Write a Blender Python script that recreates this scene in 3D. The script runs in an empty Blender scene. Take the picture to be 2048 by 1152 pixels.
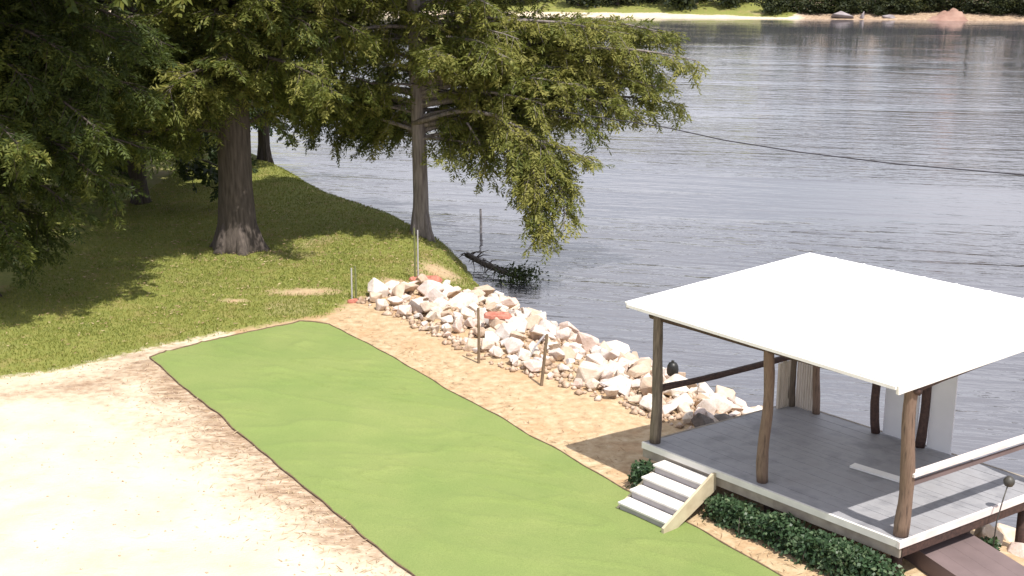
import bpy, bmesh, math, random
import numpy as np
from mathutils import Vector, Matrix, noise as mnoise

scene = bpy.context.scene
col = scene.collection
rng = np.random.default_rng(7)
random.seed(7)
R = math.radians

# ------------------------------------------------------------------ camera
cam_d = bpy.data.cameras.new("camera")
cam_d.sensor_width = 36.0
cam_d.lens = 36.0 * 2600 / 2048
cam_d.clip_start = 0.1
cam_d.clip_end = 2000
cam = bpy.data.objects.new("camera", cam_d)
cam.location = (0, 0, 9.3)
cam.rotation_euler = (R(90 - 14.986), 0, 0)
col.objects.link(cam)
scene.camera = cam

# ------------------------------------------------------------------ sky, sun, exposure
SUN_EL = R(62)
SX, SY = 0.55, -0.83                       # towards the sun, on the map
world = bpy.data.worlds.new("World")
scene.world = world
world.use_nodes = True
wn = world.node_tree
wn.nodes.clear()
w_out = wn.nodes.new("ShaderNodeOutputWorld")
w_bg = wn.nodes.new("ShaderNodeBackground")
w_sky = wn.nodes.new("ShaderNodeTexSky")
w_sky.sky_type = 'NISHITA'
w_sky.sun_disc = False
w_sky.sun_elevation = SUN_EL
w_sky.sun_rotation = math.atan2(SX, SY)
w_sky.air_density = 1.0
w_sky.dust_density = 0.8
w_sky.ozone_density = 1.0
w_bg.inputs[1].default_value = 0.09
# broken thin white cloud, even over the whole sky (noise on a cloud plane)
w_tc = wn.nodes.new("ShaderNodeTexCoord")
w_sep = wn.nodes.new("ShaderNodeSeparateXYZ"); wn.links.new(w_tc.outputs["Generated"], w_sep.inputs[0])
w_z = wn.nodes.new("ShaderNodeMath"); w_z.operation = 'ADD'; w_z.inputs[1].default_value = 0.18; wn.links.new(w_sep.outputs[2], w_z.inputs[0])
w_div = wn.nodes.new("ShaderNodeVectorMath"); w_div.operation = 'DIVIDE'
w_cmb = wn.nodes.new("ShaderNodeCombineXYZ")
for k_ in range(3): wn.links.new(w_z.outputs[0], w_cmb.inputs[k_])
wn.links.new(w_tc.outputs["Generated"], w_div.inputs[0]); wn.links.new(w_cmb.outputs[0], w_div.inputs[1])
w_n = wn.nodes.new("ShaderNodeTexNoise"); w_n.inputs["Scale"].default_value = 1.6; w_n.inputs["Detail"].default_value = 6
wn.links.new(w_div.outputs[0], w_n.inputs["Vector"])
w_r = wn.nodes.new("ShaderNodeValToRGB")
w_r.color_ramp.elements[0].position = .32; w_r.color_ramp.elements[0].color = (.35, .35, .35, 1)
w_r.color_ramp.elements[1].position = .58; w_r.color_ramp.elements[1].color = (.92, .92, .92, 1)
wn.links.new(w_n.outputs["Fac"], w_r.inputs[0])
w_mix = wn.nodes.new("ShaderNodeMix"); w_mix.data_type = 'RGBA'
w_mix.inputs[7].default_value = (10.9, 10.9, 11.8, 1)
wn.links.new(w_r.outputs[0], w_mix.inputs[0]); wn.links.new(w_sky.outputs[0], w_mix.inputs[6])
wn.links.new(w_mix.outputs[2], w_bg.inputs[0])
wn.links.new(w_bg.outputs[0], w_out.inputs[0])

sun_d = bpy.data.lights.new("sun", 'SUN')
sun_d.energy = 5.0
sun_d.angle = R(0.53)
sun_d.color = (1.0, 0.95, 0.87)
sun = bpy.data.objects.new("sun", sun_d)
hl = math.hypot(SX, SY)
sdir = Vector((SX / hl * math.cos(SUN_EL), SY / hl * math.cos(SUN_EL), math.sin(SUN_EL)))
sun.rotation_euler = sdir.to_track_quat('Z', 'Y').to_euler()
sun.location = (10, -15, 40)
col.objects.link(sun)

scene.view_settings.view_transform = 'Standard'
scene.view_settings.look = 'None'
scene.view_settings.exposure = 0.32
scene.view_settings.gamma = 1.0

# ------------------------------------------------------------------ helpers
def mesh_np(name, V, F):
    """V (n,3), F (m,k) with k constant -> mesh"""
    V = np.asarray(V, dtype=np.float32)
    F = np.asarray(F, dtype=np.int32)
    me = bpy.data.meshes.new(name)
    k = F.shape[1]
    me.vertices.add(len(V)); me.vertices.foreach_set("co", V.ravel())
    me.loops.add(F.size); me.loops.foreach_set("vertex_index", F.ravel())
    me.polygons.add(len(F))
    me.polygons.foreach_set("loop_start", np.arange(0, F.size, k, dtype=np.int32))
    me.update(calc_edges=True)
    return me

def link(name, me, mat, parent=None, smooth=False):
    if mat is not None and not me.materials:
        me.materials.append(mat)
    if smooth:
        me.polygons.foreach_set("use_smooth", np.ones(len(me.polygons), dtype=bool))
    o = bpy.data.objects.new(name, me)
    col.objects.link(o)
    if parent is not None:
        o.parent = parent
    return o

def tag(o, label=None, cat=None, group=None, kind=None):
    if label: o["label"] = label
    if cat: o["category"] = cat
    if group: o["group"] = group
    if kind: o["kind"] = kind
    return o

def thing(name, label, cat, loc=(0, 0, 0), group=None):
    o = bpy.data.objects.new(name, None)
    o.empty_display_size = 0.2
    o.location = loc
    col.objects.link(o)
    return tag(o, label, cat, group)

class MB:
    """collects shapes in world space; build() makes one mesh object, local to its parent"""
    def __init__(s): s.v = []; s.f = []
    def add(s, V, F):
        n = len(s.v)
        s.v += [tuple(map(float, p)) for p in V]
        s.f += [tuple(i + n for i in q) for q in F]
        return s
    def hexa(s, P):           # 8 corners: bottom 4 then top 4, same winding (ccw from above)
        return s.add(P, [(3, 2, 1, 0), (4, 5, 6, 7), (0, 1, 5, 4), (1, 2, 6, 5), (2, 3, 7, 6), (3, 0, 4, 7)])
    def bar(s, a, b, w, h, up=(0, 0, 1)):     # rectangular bar from a to b
        a = Vector(a); b = Vector(b); d = (b - a).normalized(); up = Vector(up)
        x = d.cross(up).normalized(); u = x.cross(d).normalized()
        P = []
        for zz in (-h / 2, h / 2):
            for p, q in ((a, -1), (a, 1), (b, 1), (b, -1)):
                P.append(p + x * (q * w / 2) + u * zz)
        return s.hexa(P)
    def tube(s, pts, rad, n=8, jitter=0.0):
        pts = [Vector(p) for p in pts]
        m = len(pts)
        if not hasattr(rad, '__len__'): rad = [rad] * m
        t0 = (pts[1] - pts[0]).normalized()
        ref = Vector((1, 0, 0)) if abs(t0.x) < .8 else Vector((0, 1, 0))
        x = (ref - t0 * ref.dot(t0)).normalized()
        V = []
        for i, p in enumerate(pts):
            t = (pts[min(i + 1, m - 1)] - pts[max(i - 1, 0)]).normalized()
            x = (x - t * x.dot(t)).normalized(); y = t.cross(x)
            for k in range(n):
                a = 2 * math.pi * k / n
                r = rad[i] * (1 + (random.uniform(-jitter, jitter) if jitter else 0))
                V.append(p + x * (r * math.cos(a)) + y * (r * math.sin(a)))
        F = []
        for i in range(m - 1):
            for k in range(n):
                k2 = (k + 1) % n
                F.append((i * n + k, i * n + k2, (i + 1) * n + k2, (i + 1) * n + k))
        F.append(tuple(range(n - 1, -1, -1))); F.append(tuple((m - 1) * n + k for k in range(n)))
        return s.add(V, F)
    def build(s, name, mat, parent=None, smooth=False, bevel=0):
        off = Vector(parent_loc(parent)) if parent is not None else Vector((0, 0, 0))
        me = bpy.data.meshes.new(name)
        me.from_pydata([tuple(Vector(p) - off) for p in s.v], [], s.f)
        if bevel:
            bm = bmesh.new(); bm.from_mesh(me)
            bmesh.ops.bevel(bm, geom=list(bm.edges), offset=bevel, segments=1, affect='EDGES')
            bm.to_mesh(me); bm.free()
        me.update()
        return link(name, me, mat, parent, smooth)

def parent_loc(p):
    v = Vector((0, 0, 0))
    while p is not None:
        v += p.location; p = p.parent
    return v

# ------------------------------------------------------------------ materials
class Mat:
    def __init__(s, name, rough=0.8):
        s.m = bpy.data.materials.new(name); s.m.use_nodes = True
        s.t = s.m.node_tree
        s.b = s.t.nodes["Principled BSDF"]
        s.b.inputs["Roughness"].default_value = rough
    def n(s, ty, **kw):
        nd = s.t.nodes.new(ty)
        for k, v in kw.items(): setattr(nd, k, v)
        return nd
    def l(s, a, b): s.t.links.new(a, b)
    def coord(s, kind="Object", scale=(1, 1, 1), rot=(0, 0, 0)):
        if kind == "World":
            src = s.n("ShaderNodeNewGeometry").outputs["Position"]
        else:
            src = s.n("ShaderNodeTexCoord").outputs[kind]
        mp = s.n("ShaderNodeMapping")
        mp.inputs["Scale"].default_value = scale
        mp.inputs["Rotation"].default_value = rot
        s.l(src, mp.inputs[0])
        return mp.outputs[0]
    def noise(s, vec, scale, detail=4, rough=.55, dist=0):
        nd = s.n("ShaderNodeTexNoise")
        nd.inputs["Scale"].default_value = scale
        nd.inputs["Detail"].default_value = detail
        nd.inputs["Roughness"].default_value = rough
        nd.inputs["Distortion"].default_value = dist
        if vec is not None: s.l(vec, nd.inputs["Vector"])
        return nd.outputs["Fac"]
    def ramp(s, fac, stops):
        r = s.n("ShaderNodeValToRGB")
        e = r.color_ramp.elements
        while len(e) < len(stops): e.new(0.5)
        for i, (p, c) in enumerate(stops):
            e[i].position = p; e[i].color = (*c, 1) if len(c) == 3 else c
        s.l(fac, r.inputs[0])
        return r.outputs[0]
    def math(s, op, a, b=None, clamp=False):
        nd = s.n("ShaderNodeMath", operation=op); nd.use_clamp = clamp
        for i, v in enumerate((a, b)):
            if v is None: continue
            if isinstance(v, (int, float)): nd.inputs[i].default_value = v
            else: s.l(v, nd.inputs[i])
        return nd.outputs[0]
    def mix(s, fac, a, b, blend='MIX'):
        nd = s.n("ShaderNodeMix", data_type='RGBA', blend_type=blend)
        for k, v in ((0, fac), (6, a), (7, b)):
            if isinstance(v, (int, float)): nd.inputs[k].default_value = v
            elif isinstance(v, tuple): nd.inputs[k].default_value = (*v, 1)
            else: s.l(v, nd.inputs[k])
        return nd.outputs[2]
    def color(s, c):
        if isinstance(c, tuple): s.b.inputs["Base Color"].default_value = (*c, 1)
        else: s.l(c, s.b.inputs["Base Color"])
    def bump(s, h, strength=.3, dist=.02):
        nd = s.n("ShaderNodeBump")
        nd.inputs["Strength"].default_value = strength
        nd.inputs["Distance"].default_value = dist
        s.l(h, nd.inputs["Height"]); s.l(nd.outputs[0], s.b.inputs["Normal"])

def simple(name, c1, c2, scale=6, rough=.8, stretch=(1, 1, 1), bump=.2, dist=.01, kind="Object", detail=5, c3=None):
    m = Mat(name, rough)
    v = m.coord(kind, stretch)
    f = m.noise(v, scale, detail)
    stops = [(.3, c1), (.7, c2)] if c3 is None else [(.28, c1), (.5, c2), (.72, c3)]
    m.color(m.ramp(f, stops))
    f2 = m.noise(v, scale * 5, 4)
    m.bump(f2, bump, dist)
    return m.m

def leaf_mat(name, stops, trans=.35, rough=.55):
    m = Mat(name, rough)
    a = m.n("ShaderNodeAttribute", attribute_name="tint")
    c = m.ramp(a.outputs["Fac"], stops)
    m.color(c)
    m.b.inputs["Specular IOR Level"].default_value = .25
    tr = m.n("ShaderNodeBsdfTranslucent")
    tc = m.mix(.5, c, (.16, .2, .03), 'MIX')
    m.l(tc, tr.inputs[0])
    mx = m.n("ShaderNodeMixShader"); mx.inputs[0].default_value = trans
    m.l(m.b.outputs[0], mx.inputs[1]); m.l(tr.outputs[0], mx.inputs[2])
    m.l(mx.outputs[0], m.t.nodes["Material Output"].inputs[0])
    return m.m

M = {}
M['bark'] = simple("cypress_bark", (.045, .035, .029), (.125, .10, .085), 3, .9, (5, 5, .5), .6, .03)  # colour darkened to carry some of the broad trunk's shade
M['bark_pale'] = simple("pale_cypress_bark", (.12, .10, .092), (.32, .28, .26), 3, .9, (5, 5, .5), .6, .03)
M['bark_dark'] = simple("dark_bark", (.04, .032, .026), (.09, .072, .06), 4, .9, (5, 5, .6), .6, .03)
M['log'] = simple("cedar_log", (.060, .038, .030), (.20, .135, .10), 5, .75, (6, 6, .6), .6, .014, c3=(.13, .082, .062))
M['log_grey'] = simple("weathered_log", (.07, .054, .042), (.22, .175, .135), 5, .8, (6, 6, .6), .5, .012)
M['log_dark'] = simple("dark_log", (.03, .016, .014), (.085, .045, .036), 5, .7, (4, 4, 4), .4, .01)
M['roof'] = simple("white_roof_sheet", (.82, .82, .82), (.86, .86, .85), 1.5, .45, (1, 1, 1), .05, .004)
M['white'] = simple("white_paint", (.70, .68, .66), (.80, .79, .78), 3, .5, (1, 1, 1), .1, .004)
M['deck'] = simple("grey_deck_paint", (.185, .186, .205), (.285, .285, .305), 2.2, .55, (1, 1, 1), .12, .004, c3=(.245, .24, .255))
M['deck_edge'] = simple("pale_deck_edge", (.62, .60, .57), (.74, .72, .68), 3, .6, (1, 1, 1), .1, .004)
M['beam'] = simple("weathered_beam", (.20, .17, .14), (.34, .30, .25), 4, .8, (1, 1, 1), .3, .008)
M['step'] = simple("pale_step_wood", (.58, .55, .53), (.72, .69, .66), 4, .7, (1, 1, 1), .2, .005)
M['riser'] = simple("grey_riser", (.30, .28, .29), (.40, .37, .38), 4, .7, (1, 1, 1), .2, .005)
M['stringer'] = simple("tan_stringer", (.42, .35, .24), (.56, .49, .35), 4, .75, (1, 1, 1), .25, .006)
M['board'] = simple("pale_board", (.42, .37, .31), (.62, .56, .50), 3, .8, (3, 3, .5), .3, .006)
M['panel'] = simple("white_panel", (.62, .63, .68), (.72, .73, .77), 1.2, .5, (1, 1, 1), .08, .004)
M['pinkrail'] = simple("pinkish_white_rail", (.62, .54, .53), (.78, .72, .70), 3, .6, (1, 1, 1), .15, .004)
M['brown'] = simple("brown_stained_wood", (.135, .098, .098), (.18, .132, .132), 2.0, .75, (1, 1, 1), .2, .005)
M['red'] = simple("red_clay_slab", (.30, .085, .055), (.52, .22, .16), 9, .85, (1, 1, 1), .3, .01)
M['black'] = simple("black_plastic", (.008, .008, .007), (.016, .015, .012), 5, .45, (1, 1, 1), .1, .003)
M['metal_dark'] = simple("dark_metal", (.035, .033, .03), (.07, .065, .055), 5, .5, (1, 1, 1), .1, .003)
M['stake'] = simple("weathered_stake", (.12, .085, .055), (.24, .17, .11), 6, .85, (4, 4, .8), .3, .006)
M['stake_green'] = simple("green_metal_stake", (.10, .12, .045), (.20, .21, .09), 6, .6, (3, 3, 1), .2, .004)
M['stake_pale'] = simple("pale_stake", (.35, .34, .36), (.5, .49, .5), 6, .7, (3, 3, 1), .2, .004)
M['hem'] = simple("brown_hem", (.10, .065, .04), (.19, .13, .075), 8, .9, (1, 1, 1), .3, .006)
M['clay'] = simple("red_clay", (.24, .13, .10), (.36, .23, .18), .6, .9, (1, 1, 1), .4, .1)
M['drift'] = simple("driftwood", (.045, .036, .033), (.13, .11, .10), 6, .9, (2, 2, 2), .4, .01)
M['dark_line'] = simple("dark_streak", (.03, .028, .035), (.05, .045, .055), 4, .6)

CYP = [(.0, (.040, .060, .020)), (.35, (.090, .118, .030)), (.7, (.180, .195, .045)), (1.0, (.30, .285, .08))]
M['cypress'] = leaf_mat("cypress_leaf", CYP, .40)
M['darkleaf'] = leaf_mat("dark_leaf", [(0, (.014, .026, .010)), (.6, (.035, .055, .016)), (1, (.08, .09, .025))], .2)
M['ivy'] = leaf_mat("ivy_leaf", [(0, (.018, .040, .020)), (.6, (.050, .092, .042)), (1, (.15, .20, .11))], .15, .4)
M['farleaf'] = leaf_mat("far_leaf", [(0, (.018, .026, .014)), (.5, (.042, .052, .022)), (1, (.11, .11, .035))], .2)
M['grass'] = leaf_mat("grass_blade", [(0, (.085, .118, .018)), (.5, (.20, .22, .04)), (1, (.36, .33, .10))], .25)
M['straw'] = leaf_mat("dead_straw", [(0, (.20, .125, .07)), (.5, (.40, .28, .165)), (1, (.60, .48, .32))], .05, .8)

# rock: each boulder its own tone
m = Mat("pale_limestone", .85)
oi = m.n("ShaderNodeObjectInfo")
v = m.coord("Object")
base = m.ramp(oi.outputs["Random"], [(0, (.50, .38, .29)), (.25, (.64, .55, .46)), (.5, (.70, .65, .60)), (.75, (.64, .51, .46)), (1, (.60, .59, .58))])
f = m.noise(v, 3.0, 6, .6)
c = m.mix(m.ramp(f, [(.40, (0, 0, 0)), (.70, (.45, .45, .45))]), base, (.36, .22, .12))
m.color(c)
m.bump(m.noise(v, 9, 6, .65), .6, .03)
M['rock'] = m.m
m = Mat("rubble_stone", .9)
v = m.coord("World")
m.color(m.ramp(m.noise(v, 5, 4), [(.3, (.26, .165, .10)), (.5, (.46, .34, .25)), (.7, (.60, .51, .44))]))
m.bump(m.noise(v, 14, 5), .5, .02)
M['rubble'] = m.m
M['farrock'] = simple("grey_far_rock", (.20, .17, .18), (.34, .30, .31), 1.2, .9, (1, 1, 1), .4, .05)

# artificial turf
m = Mat("green_turf", .95)
v = m.coord("World")
f1 = m.noise(v, .55, 3); f2 = m.noise(v, 45, 4, .7)
c = m.ramp(f1, [(.3, (.205, .275, .076)), (.5, (.232, .292, .086)), (.7, (.262, .31, .098))])
c = m.mix(m.math('MULTIPLY', m.ramp(f2, [(.4, (0, 0, 0)), (.7, (1, 1, 1))]), .5), c, (.11, .165, .036))
m.color(c)
m.bump(f2, .8, .03)
M['turf'] = m.m

# water
m = Mat("river_water", .06)
v = m.coord("World", (1, 1, 1), (0, 0, R(14)))
mp = m.n("ShaderNodeMapping"); mp.inputs["Scale"].default_value = (.16, 1.0, 1); m.l(v, mp.inputs[0])
mp2 = m.n("ShaderNodeMapping"); mp2.inputs["Scale"].default_value = (.32, 1.0, 1); mp2.inputs["Rotation"].default_value = (0, 0, R(-20)); m.l(v, mp2.inputs[0])
a = m.noise(mp.outputs[0], 1.15, 3, .5, .4)
b = m.noise(mp2.outputs[0], 3.0, 3, .5, .3)
mp3 = m.n("ShaderNodeMapping"); mp3.inputs["Scale"].default_value = (.25, 1.0, 1); m.l(v, mp3.inputs[0])
d = m.ramp(m.noise(mp3.outputs[0], .10, 3, .55, .6), [(.36, (.08, .08, .08)), (.62, (.75, .75, .75))])
e = m.noise(v, 2.2, 3, .55, .2)
h = m.math('ADD', m.math('MULTIPLY', a, 1.0), m.math('ADD', m.math('MULTIPLY', b, .34), m.math('MULTIPLY', e, .22)))
h = m.math('MULTIPLY', h, m.math('ADD', m.math('MULTIPLY', d, 1.3), .15))
# sheltered, calmer water towards the far bank
sy = m.n("ShaderNodeSeparateXYZ"); m.l(m.n("ShaderNodeNewGeometry").outputs["Position"], sy.inputs[0])
mr = m.n("ShaderNodeMapRange"); mr.inputs[1].default_value = 75; mr.inputs[2].default_value = 150; mr.inputs[3].default_value = 1.0; mr.inputs[4].default_value = .16
m.l(sy.outputs[1], mr.inputs[0])
h = m.math('MULTIPLY', h, mr.outputs[0])
m.bump(h, 1.0, .12)
m.color(m.ramp(m.noise(v, .05, 3), [(.35, (.080, .080, .095)), (.65, (.098, .097, .112))]))
m.b.inputs["IOR"].default_value = 2.1
M['water'] = m.m

# ground: zones come from the "zone" attribute (R lawn, G dirt, B stain) as signed distances in metres / 4 + .5
m = Mat("ground_soil", .95)
v = m.coord("World")
at_ = m.n("ShaderNodeAttribute", attribute_name="zone")
sep = m.n("ShaderNodeSeparateColor"); m.l(at_.outputs["Color"], sep.inputs[0])
n1 = m.noise(v, .9, 5, .6); n2 = m.noise(v, 4.5, 6, .65); n3 = m.noise(v, 22, 5, .6); n4 = m.noise(v, .25, 3)
vs = m.coord("World", (1, 2.6, 1), (0, 0, R(-25)))
ns = m.noise(vs, 2.2, 6, .65, .5)
def mask(ch, amp, w):
    x = m.math('SUBTRACT', sep.outputs[ch], .5)
    x = m.math('ADD', x, m.math('MULTIPLY', m.math('SUBTRACT', n2, .5), amp))
    return m.math('MULTIPLY_ADD' if False else 'ADD', m.math('MULTIPLY', x, w), .5, True)
sand = m.ramp(n1, [(.3, (.53, .43, .31)), (.5, (.60, .50, .375)), (.7, (.65, .56, .43))])
sand = m.mix(m.ramp(ns, [(.58, (0, 0, 0)), (.72, (.55, .55, .55))]), sand, (.46, .33, .21))
dirt = m.ramp(n2, [(.28, (.31, .205, .115)), (.5, (.46, .335, .20)), (.72, (.58, .46, .31))])
dirt = m.mix(m.ramp(n1, [(.5, (0, 0, 0)), (.65, (.5, .5, .5))]), dirt, (.47, .27, .14))
stain = m.ramp(ns, [(.34, (.21, .135, .088)), (.52, (.36, .255, .17)), (.70, (.60, .48, .36))])
lawn = m.ramp(n2, [(.3, (.130, .152, .028)), (.5, (.190, .205, .042)), (.7, (.245, .23, .06))])
lawn = m.mix(m.ramp(n1, [(.54, (0, 0, 0)), (.68, (.8, .8, .8))]), lawn, (.26, .205, .075))
lawn = m.mix(m.ramp(n4, [(.60, (0, 0, 0)), (.72, (.6, .6, .6))]), lawn, (.36, .28, .16))
c = m.mix(mask(2, .55, 4), sand, stain)
c = m.mix(mask(1, .3, 6), c, dirt)
c = m.mix(mask(0, .32, 12), c, lawn)
m.color(c)
m.bump(m.math('ADD', m.math('MULTIPLY', n2, .7), m.math('MULTIPLY', n3, .5)), .7, .05)
M['ground'] = m.m

# ------------------------------------------------------------------ land form
SHORE = np.array([(-400, 300), (-60, 125), (-30, 88), (-16, 68), (-10.6, 59.2), (-6.4, 50.4), (-3.5, 46.2), (-1.7, 42.6), (-1.1, 39.6),
                  (0.0, 36.8), (1.1, 34.8), (3.2, 31.2), (5.2, 28.2), (6.5, 25.8), (8.2, 22.9), (10.4, 19.9), (13.5, 16.5), (22, 9), (60, -25), (400, -300)], float)
LAWN = np.array([(-400, -60), (-60, 8), (-13.1, 26.3), (-11.3, 27.2), (-9.95, 27.8), (-8.74, 29.1), (-7.26, 30.4), (-5.84, 31.4), (-4.78, 31.95), (-4.31, 33.35),
                 (-3.85, 34.0), (-2.9, 35.6), (-1.6, 36.6), (4, 43), (60, 90)], float)

def sdist(P, line):
    """signed distance to an open polyline, + on its left"""
    P = np.asarray(P, float)
    best = np.full(len(P), 1e9); sgn = np.ones(len(P))
    for a, b in zip(line[:-1], line[1:]):
        ab = b - a
        t = np.clip(((P - a) @ ab) / (ab @ ab), 0, 1)
        q = a + t[:, None] * ab
        d = np.hypot(*(P - q).T)
        cr = ab[0] * (P[:, 1] - a[1]) - ab[1] * (P[:, 0] - a[0])
        up = d < best - 1e-9
        best = np.where(up, d, best)
        sgn = np.where(up, np.where(cr >= 0, 1, -1), sgn)
    return best * sgn

def vnoise(x, y, s, seed=0):
    return np.array([mnoise.noise((a * s + seed, b * s - seed, seed * .37)) for a, b in zip(x, y)])

FAR_Y = lambda x: 185.5 - .165 * (x - 20) * ((x > -40) & (x < 90)) - 11.5 * (x >= 90) + 9.9 * (x <= -40)
WATER = -1.2
def ground_z(P, detail=True):
    P = np.asarray(P, float)
    d = -sdist(P, SHORE)                       # + inland (shore runs left to right, land on its right)
    W = np.interp(P[:, 1], [20, 37, 42], [4.2, 4.5, 1.7])
    k = np.clip(d / W, 0, 1)
    k = 1 - (1 - k) ** 1.8
    z = WATER + (-WATER) * k
    z = np.where(d < 0, WATER + np.maximum(d * .3, -2.5), z)
    far = P[:, 1] - FAR_Y(P[:, 0])
    zf = WATER + np.clip(far * .22, -2.5, .7) + np.clip((far - 4) * .16, 0, 9)
    z = np.maximum(z, np.where(far > -12, zf, -99))
    if detail:
        near = (d > 0) & (P[:, 1] < 70)
        z = z + np.where(near, .05 * vnoise(P[:, 0], P[:, 1], .45) + .015 * vnoise(P[:, 0], P[:, 1], 1.7, 3), 0)
    return z
def gz(x, y): return float(ground_z([(x, y)])[0])

def axis(parts):
    out = []
    for a, b, s in parts: out += list(np.arange(a, b, s))
    return np.array(out + [parts[-1][1]])
gx = axis([(-900, -100, 80), (-100, -20, 4), (-20, -14, 1), (-14, 12, .22), (12, 30, 1.2), (30, 100, 4), (100, 900, 80)])
gy = axis([(-300, -20, 40), (-20, 12, 2), (12, 46, .22), (46, 66, .8), (66, 160, 6), (160, 205, 1.5), (205, 260, 8), (260, 1200, 120)])
GX, GY = np.meshgrid(gx, gy)
GP = np.stack([GX.ravel(), GY.ravel()], 1)
GZ = ground_z(GP)
nx, ny = len(gx), len(gy)
ii = (np.arange(ny - 1)[:, None] * nx + np.arange(nx - 1)[None, :]).ravel()
gme = mesh_np("ground", np.column_stack([GP, GZ]), np.stack([ii, ii + 1, ii + nx + 1, ii + nx], 1))
zone = np.zeros((len(GP), 4), np.float32); zone[:, 3] = 1
lawn_sd = sdist(GP, LAWN)
lawn_sd = np.where(GP[:, 1] > 120, np.clip(GP[:, 1] - FAR_Y(GP[:, 0]) - np.interp(GP[:, 0], [22, 30, 38, 46], [2.4, 1.5, .7, .3]) + .8 * vnoise(GP[:, 0], GP[:, 1], .35, 2), -2, 2), lawn_sd)
for ex, ey, ea, eb in ((-5.7, 34.4, 1.25, .5), (-3.3, 35.6, .7, .7), (-7.4, 33.4, .5, .25), (-2.2, 38.5, .9, 1.2)):
    lawn_sd = np.minimum(lawn_sd, (np.hypot((GP[:, 0] - ex) / ea, (GP[:, 1] - ey) / eb) - 1) * .45 + .12)
MATL = np.array([(-8.32, 28.43), (3.0, 10.82)]); MATR = np.array([(-4.74, 31.61), (9.0, 10.12)])
dirt_sd = sdist(GP, np.array([(-6.5, 30.0), (6.0, 12.0)]))
stain_sd = 0.86 - np.abs(sdist(GP, MATL) + .1) * .9 - np.clip(np.abs(GP[:, 1] - 24.6) - 2.2, 0, 9) * .16 + .9 * vnoise(GP[:, 0], GP[:, 1], .7, 6)
stain_sd = np.maximum(stain_sd, .2 - np.abs(lawn_sd + 1.4) * .55 + .9 * vnoise(GP[:, 0], GP[:, 1], .55, 8) - np.clip(np.abs(GP[:, 0] + 8.6) - 2.0, 0, 9) * .5)
farr = (GP[:, 1] > 120) & (GP[:, 0] > 40)
lawn_sd = np.where(farr, -2, lawn_sd); dirt_sd = np.where(GP[:, 1] > 120, -2, dirt_sd); stain_sd = np.where(farr, 2, stain_sd)
for i, sd in enumerate((lawn_sd, dirt_sd, stain_sd)):
    zone[:, i] = np.clip(sd / 4 + .5, 0, 1)
at_g = gme.attributes.new("zone", 'FLOAT_COLOR', 'POINT')
at_g.data.foreach_set("color", zone.ravel())
tag(link("ground", gme, M['ground'], smooth=True), kind="structure")

wme = mesh_np("river", [(-600, -200, WATER), (600, -200, WATER), (600, 420, WATER), (-600, 420, WATER)], [(0, 1, 2, 3)])
tag(link("river_water", wme, M['water']), kind="structure")

# ------------------------------------------------------------------ green turf mat
mat_root = thing("turf_mat", "long wrinkled green artificial turf mat laid over the sand", "mat", (-1.5, 22, 0))
nu, nv = 80, 250
A, B = np.array([-8.32, 28.43]), np.array([-4.74, 31.61])
A2, B2 = np.array([1.4, 13.3]), np.array([7.0, 13.25])
V = []
for j in range(nv + 1):
    t = j / nv
    for i in range(nu + 1):
        s = i / nu
        p = (A * (1 - t) + A2 * t) * (1 - s) + (B * (1 - t) + B2 * t) * s
        # far edge bulges out, its right corner is rounded
        bow = .38 * math.sin(math.pi * s) * max(0, 1 - t * 6) - (.5 * max(0, s - .86) / .14 * max(0, 1 - t * 14))
        p = p + np.array([-.36, .93]) * bow
        e = .05 * mnoise.noise((t * 22, s * 3, 1)) * (abs(s - .5) * 2) ** 6
        p = p + np.array([.84, .54]) * e
        V.append((p[0], p[1]))
V2 = np.array(V)
g0 = ground_z(V2)
wx = V2[:, 0] * .35 + V2[:, 1] * .94
wy = V2[:, 0] * .94 - V2[:, 1] * .35
z = np.zeros(len(V2))
for k, (fq, am, gate) in enumerate(((.8, .05, .0), (1.6, .06, .05), (2.4, .06, .0))):
    nz = np.array([mnoise.noise((a * fq, b * fq * .30, 5.1 * k)) for a, b in zip(wx, wy)])
    gt = np.array([mnoise.noise((a * .35, b * .35, 9 + k)) for a, b in zip(wx, wy)])
    z += am * (1 - np.abs(nz) * (5.5 if k < 2 else 9.0)).clip(0, 1) ** 2 * np.clip(.28 + gt * 1.9, 0, 1)
se = np.tile(np.arange(nu + 1) / nu, nv + 1)
z = g0 + .022 + z * (1 - np.abs(se * 2 - 1) ** 10)
ii = (np.arange(nv)[:, None] * (nu + 1) + np.arange(nu)[None, :]).ravel()
off = np.array(mat_root.location)
link("turf", mesh_np("turf", np.column_stack([V2, z]) - off, np.stack([ii, ii + nu + 1, ii + nu + 2, ii + 1], 1)), M['turf'], mat_root, True)
for side in (0, nu):
    idx = [j * (nu + 1) + side for j in range(nv + 1)]
    pts = [(V2[q, 0], V2[q, 1], z[q] + .004) for q in idx]
    MB().tube(pts, [.010 + .008 * (mnoise.noise((i * .31, side, 0)) + .5) for i in range(len(pts))], 6).build("hem", M['hem'], mat_root, True)
idx = list(range(nu + 1))
MB().tube([(V2[q, 0], V2[q, 1], z[q]) for q in idx], .022, 6).build("hem", M['hem'], mat_root, True)

# ------------------------------------------------------------------ pavilion
L0 = Vector((2.34, 21.42, 0)); T = Vector((.655, -.756, 0)); B_ = Vector((.83, .559, 0))
S_MAX, U_MAX, DZ = 5.15, 3.62, .75
def D(s, u, z): return L0 + T * s + B_ * u + Vector((0, 0, z))
pav = thing("pavilion", "open riverside pavilion with white roof, bent cedar log posts and grey deck", "pavilion", D(2.5, 1.8, 0))

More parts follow.
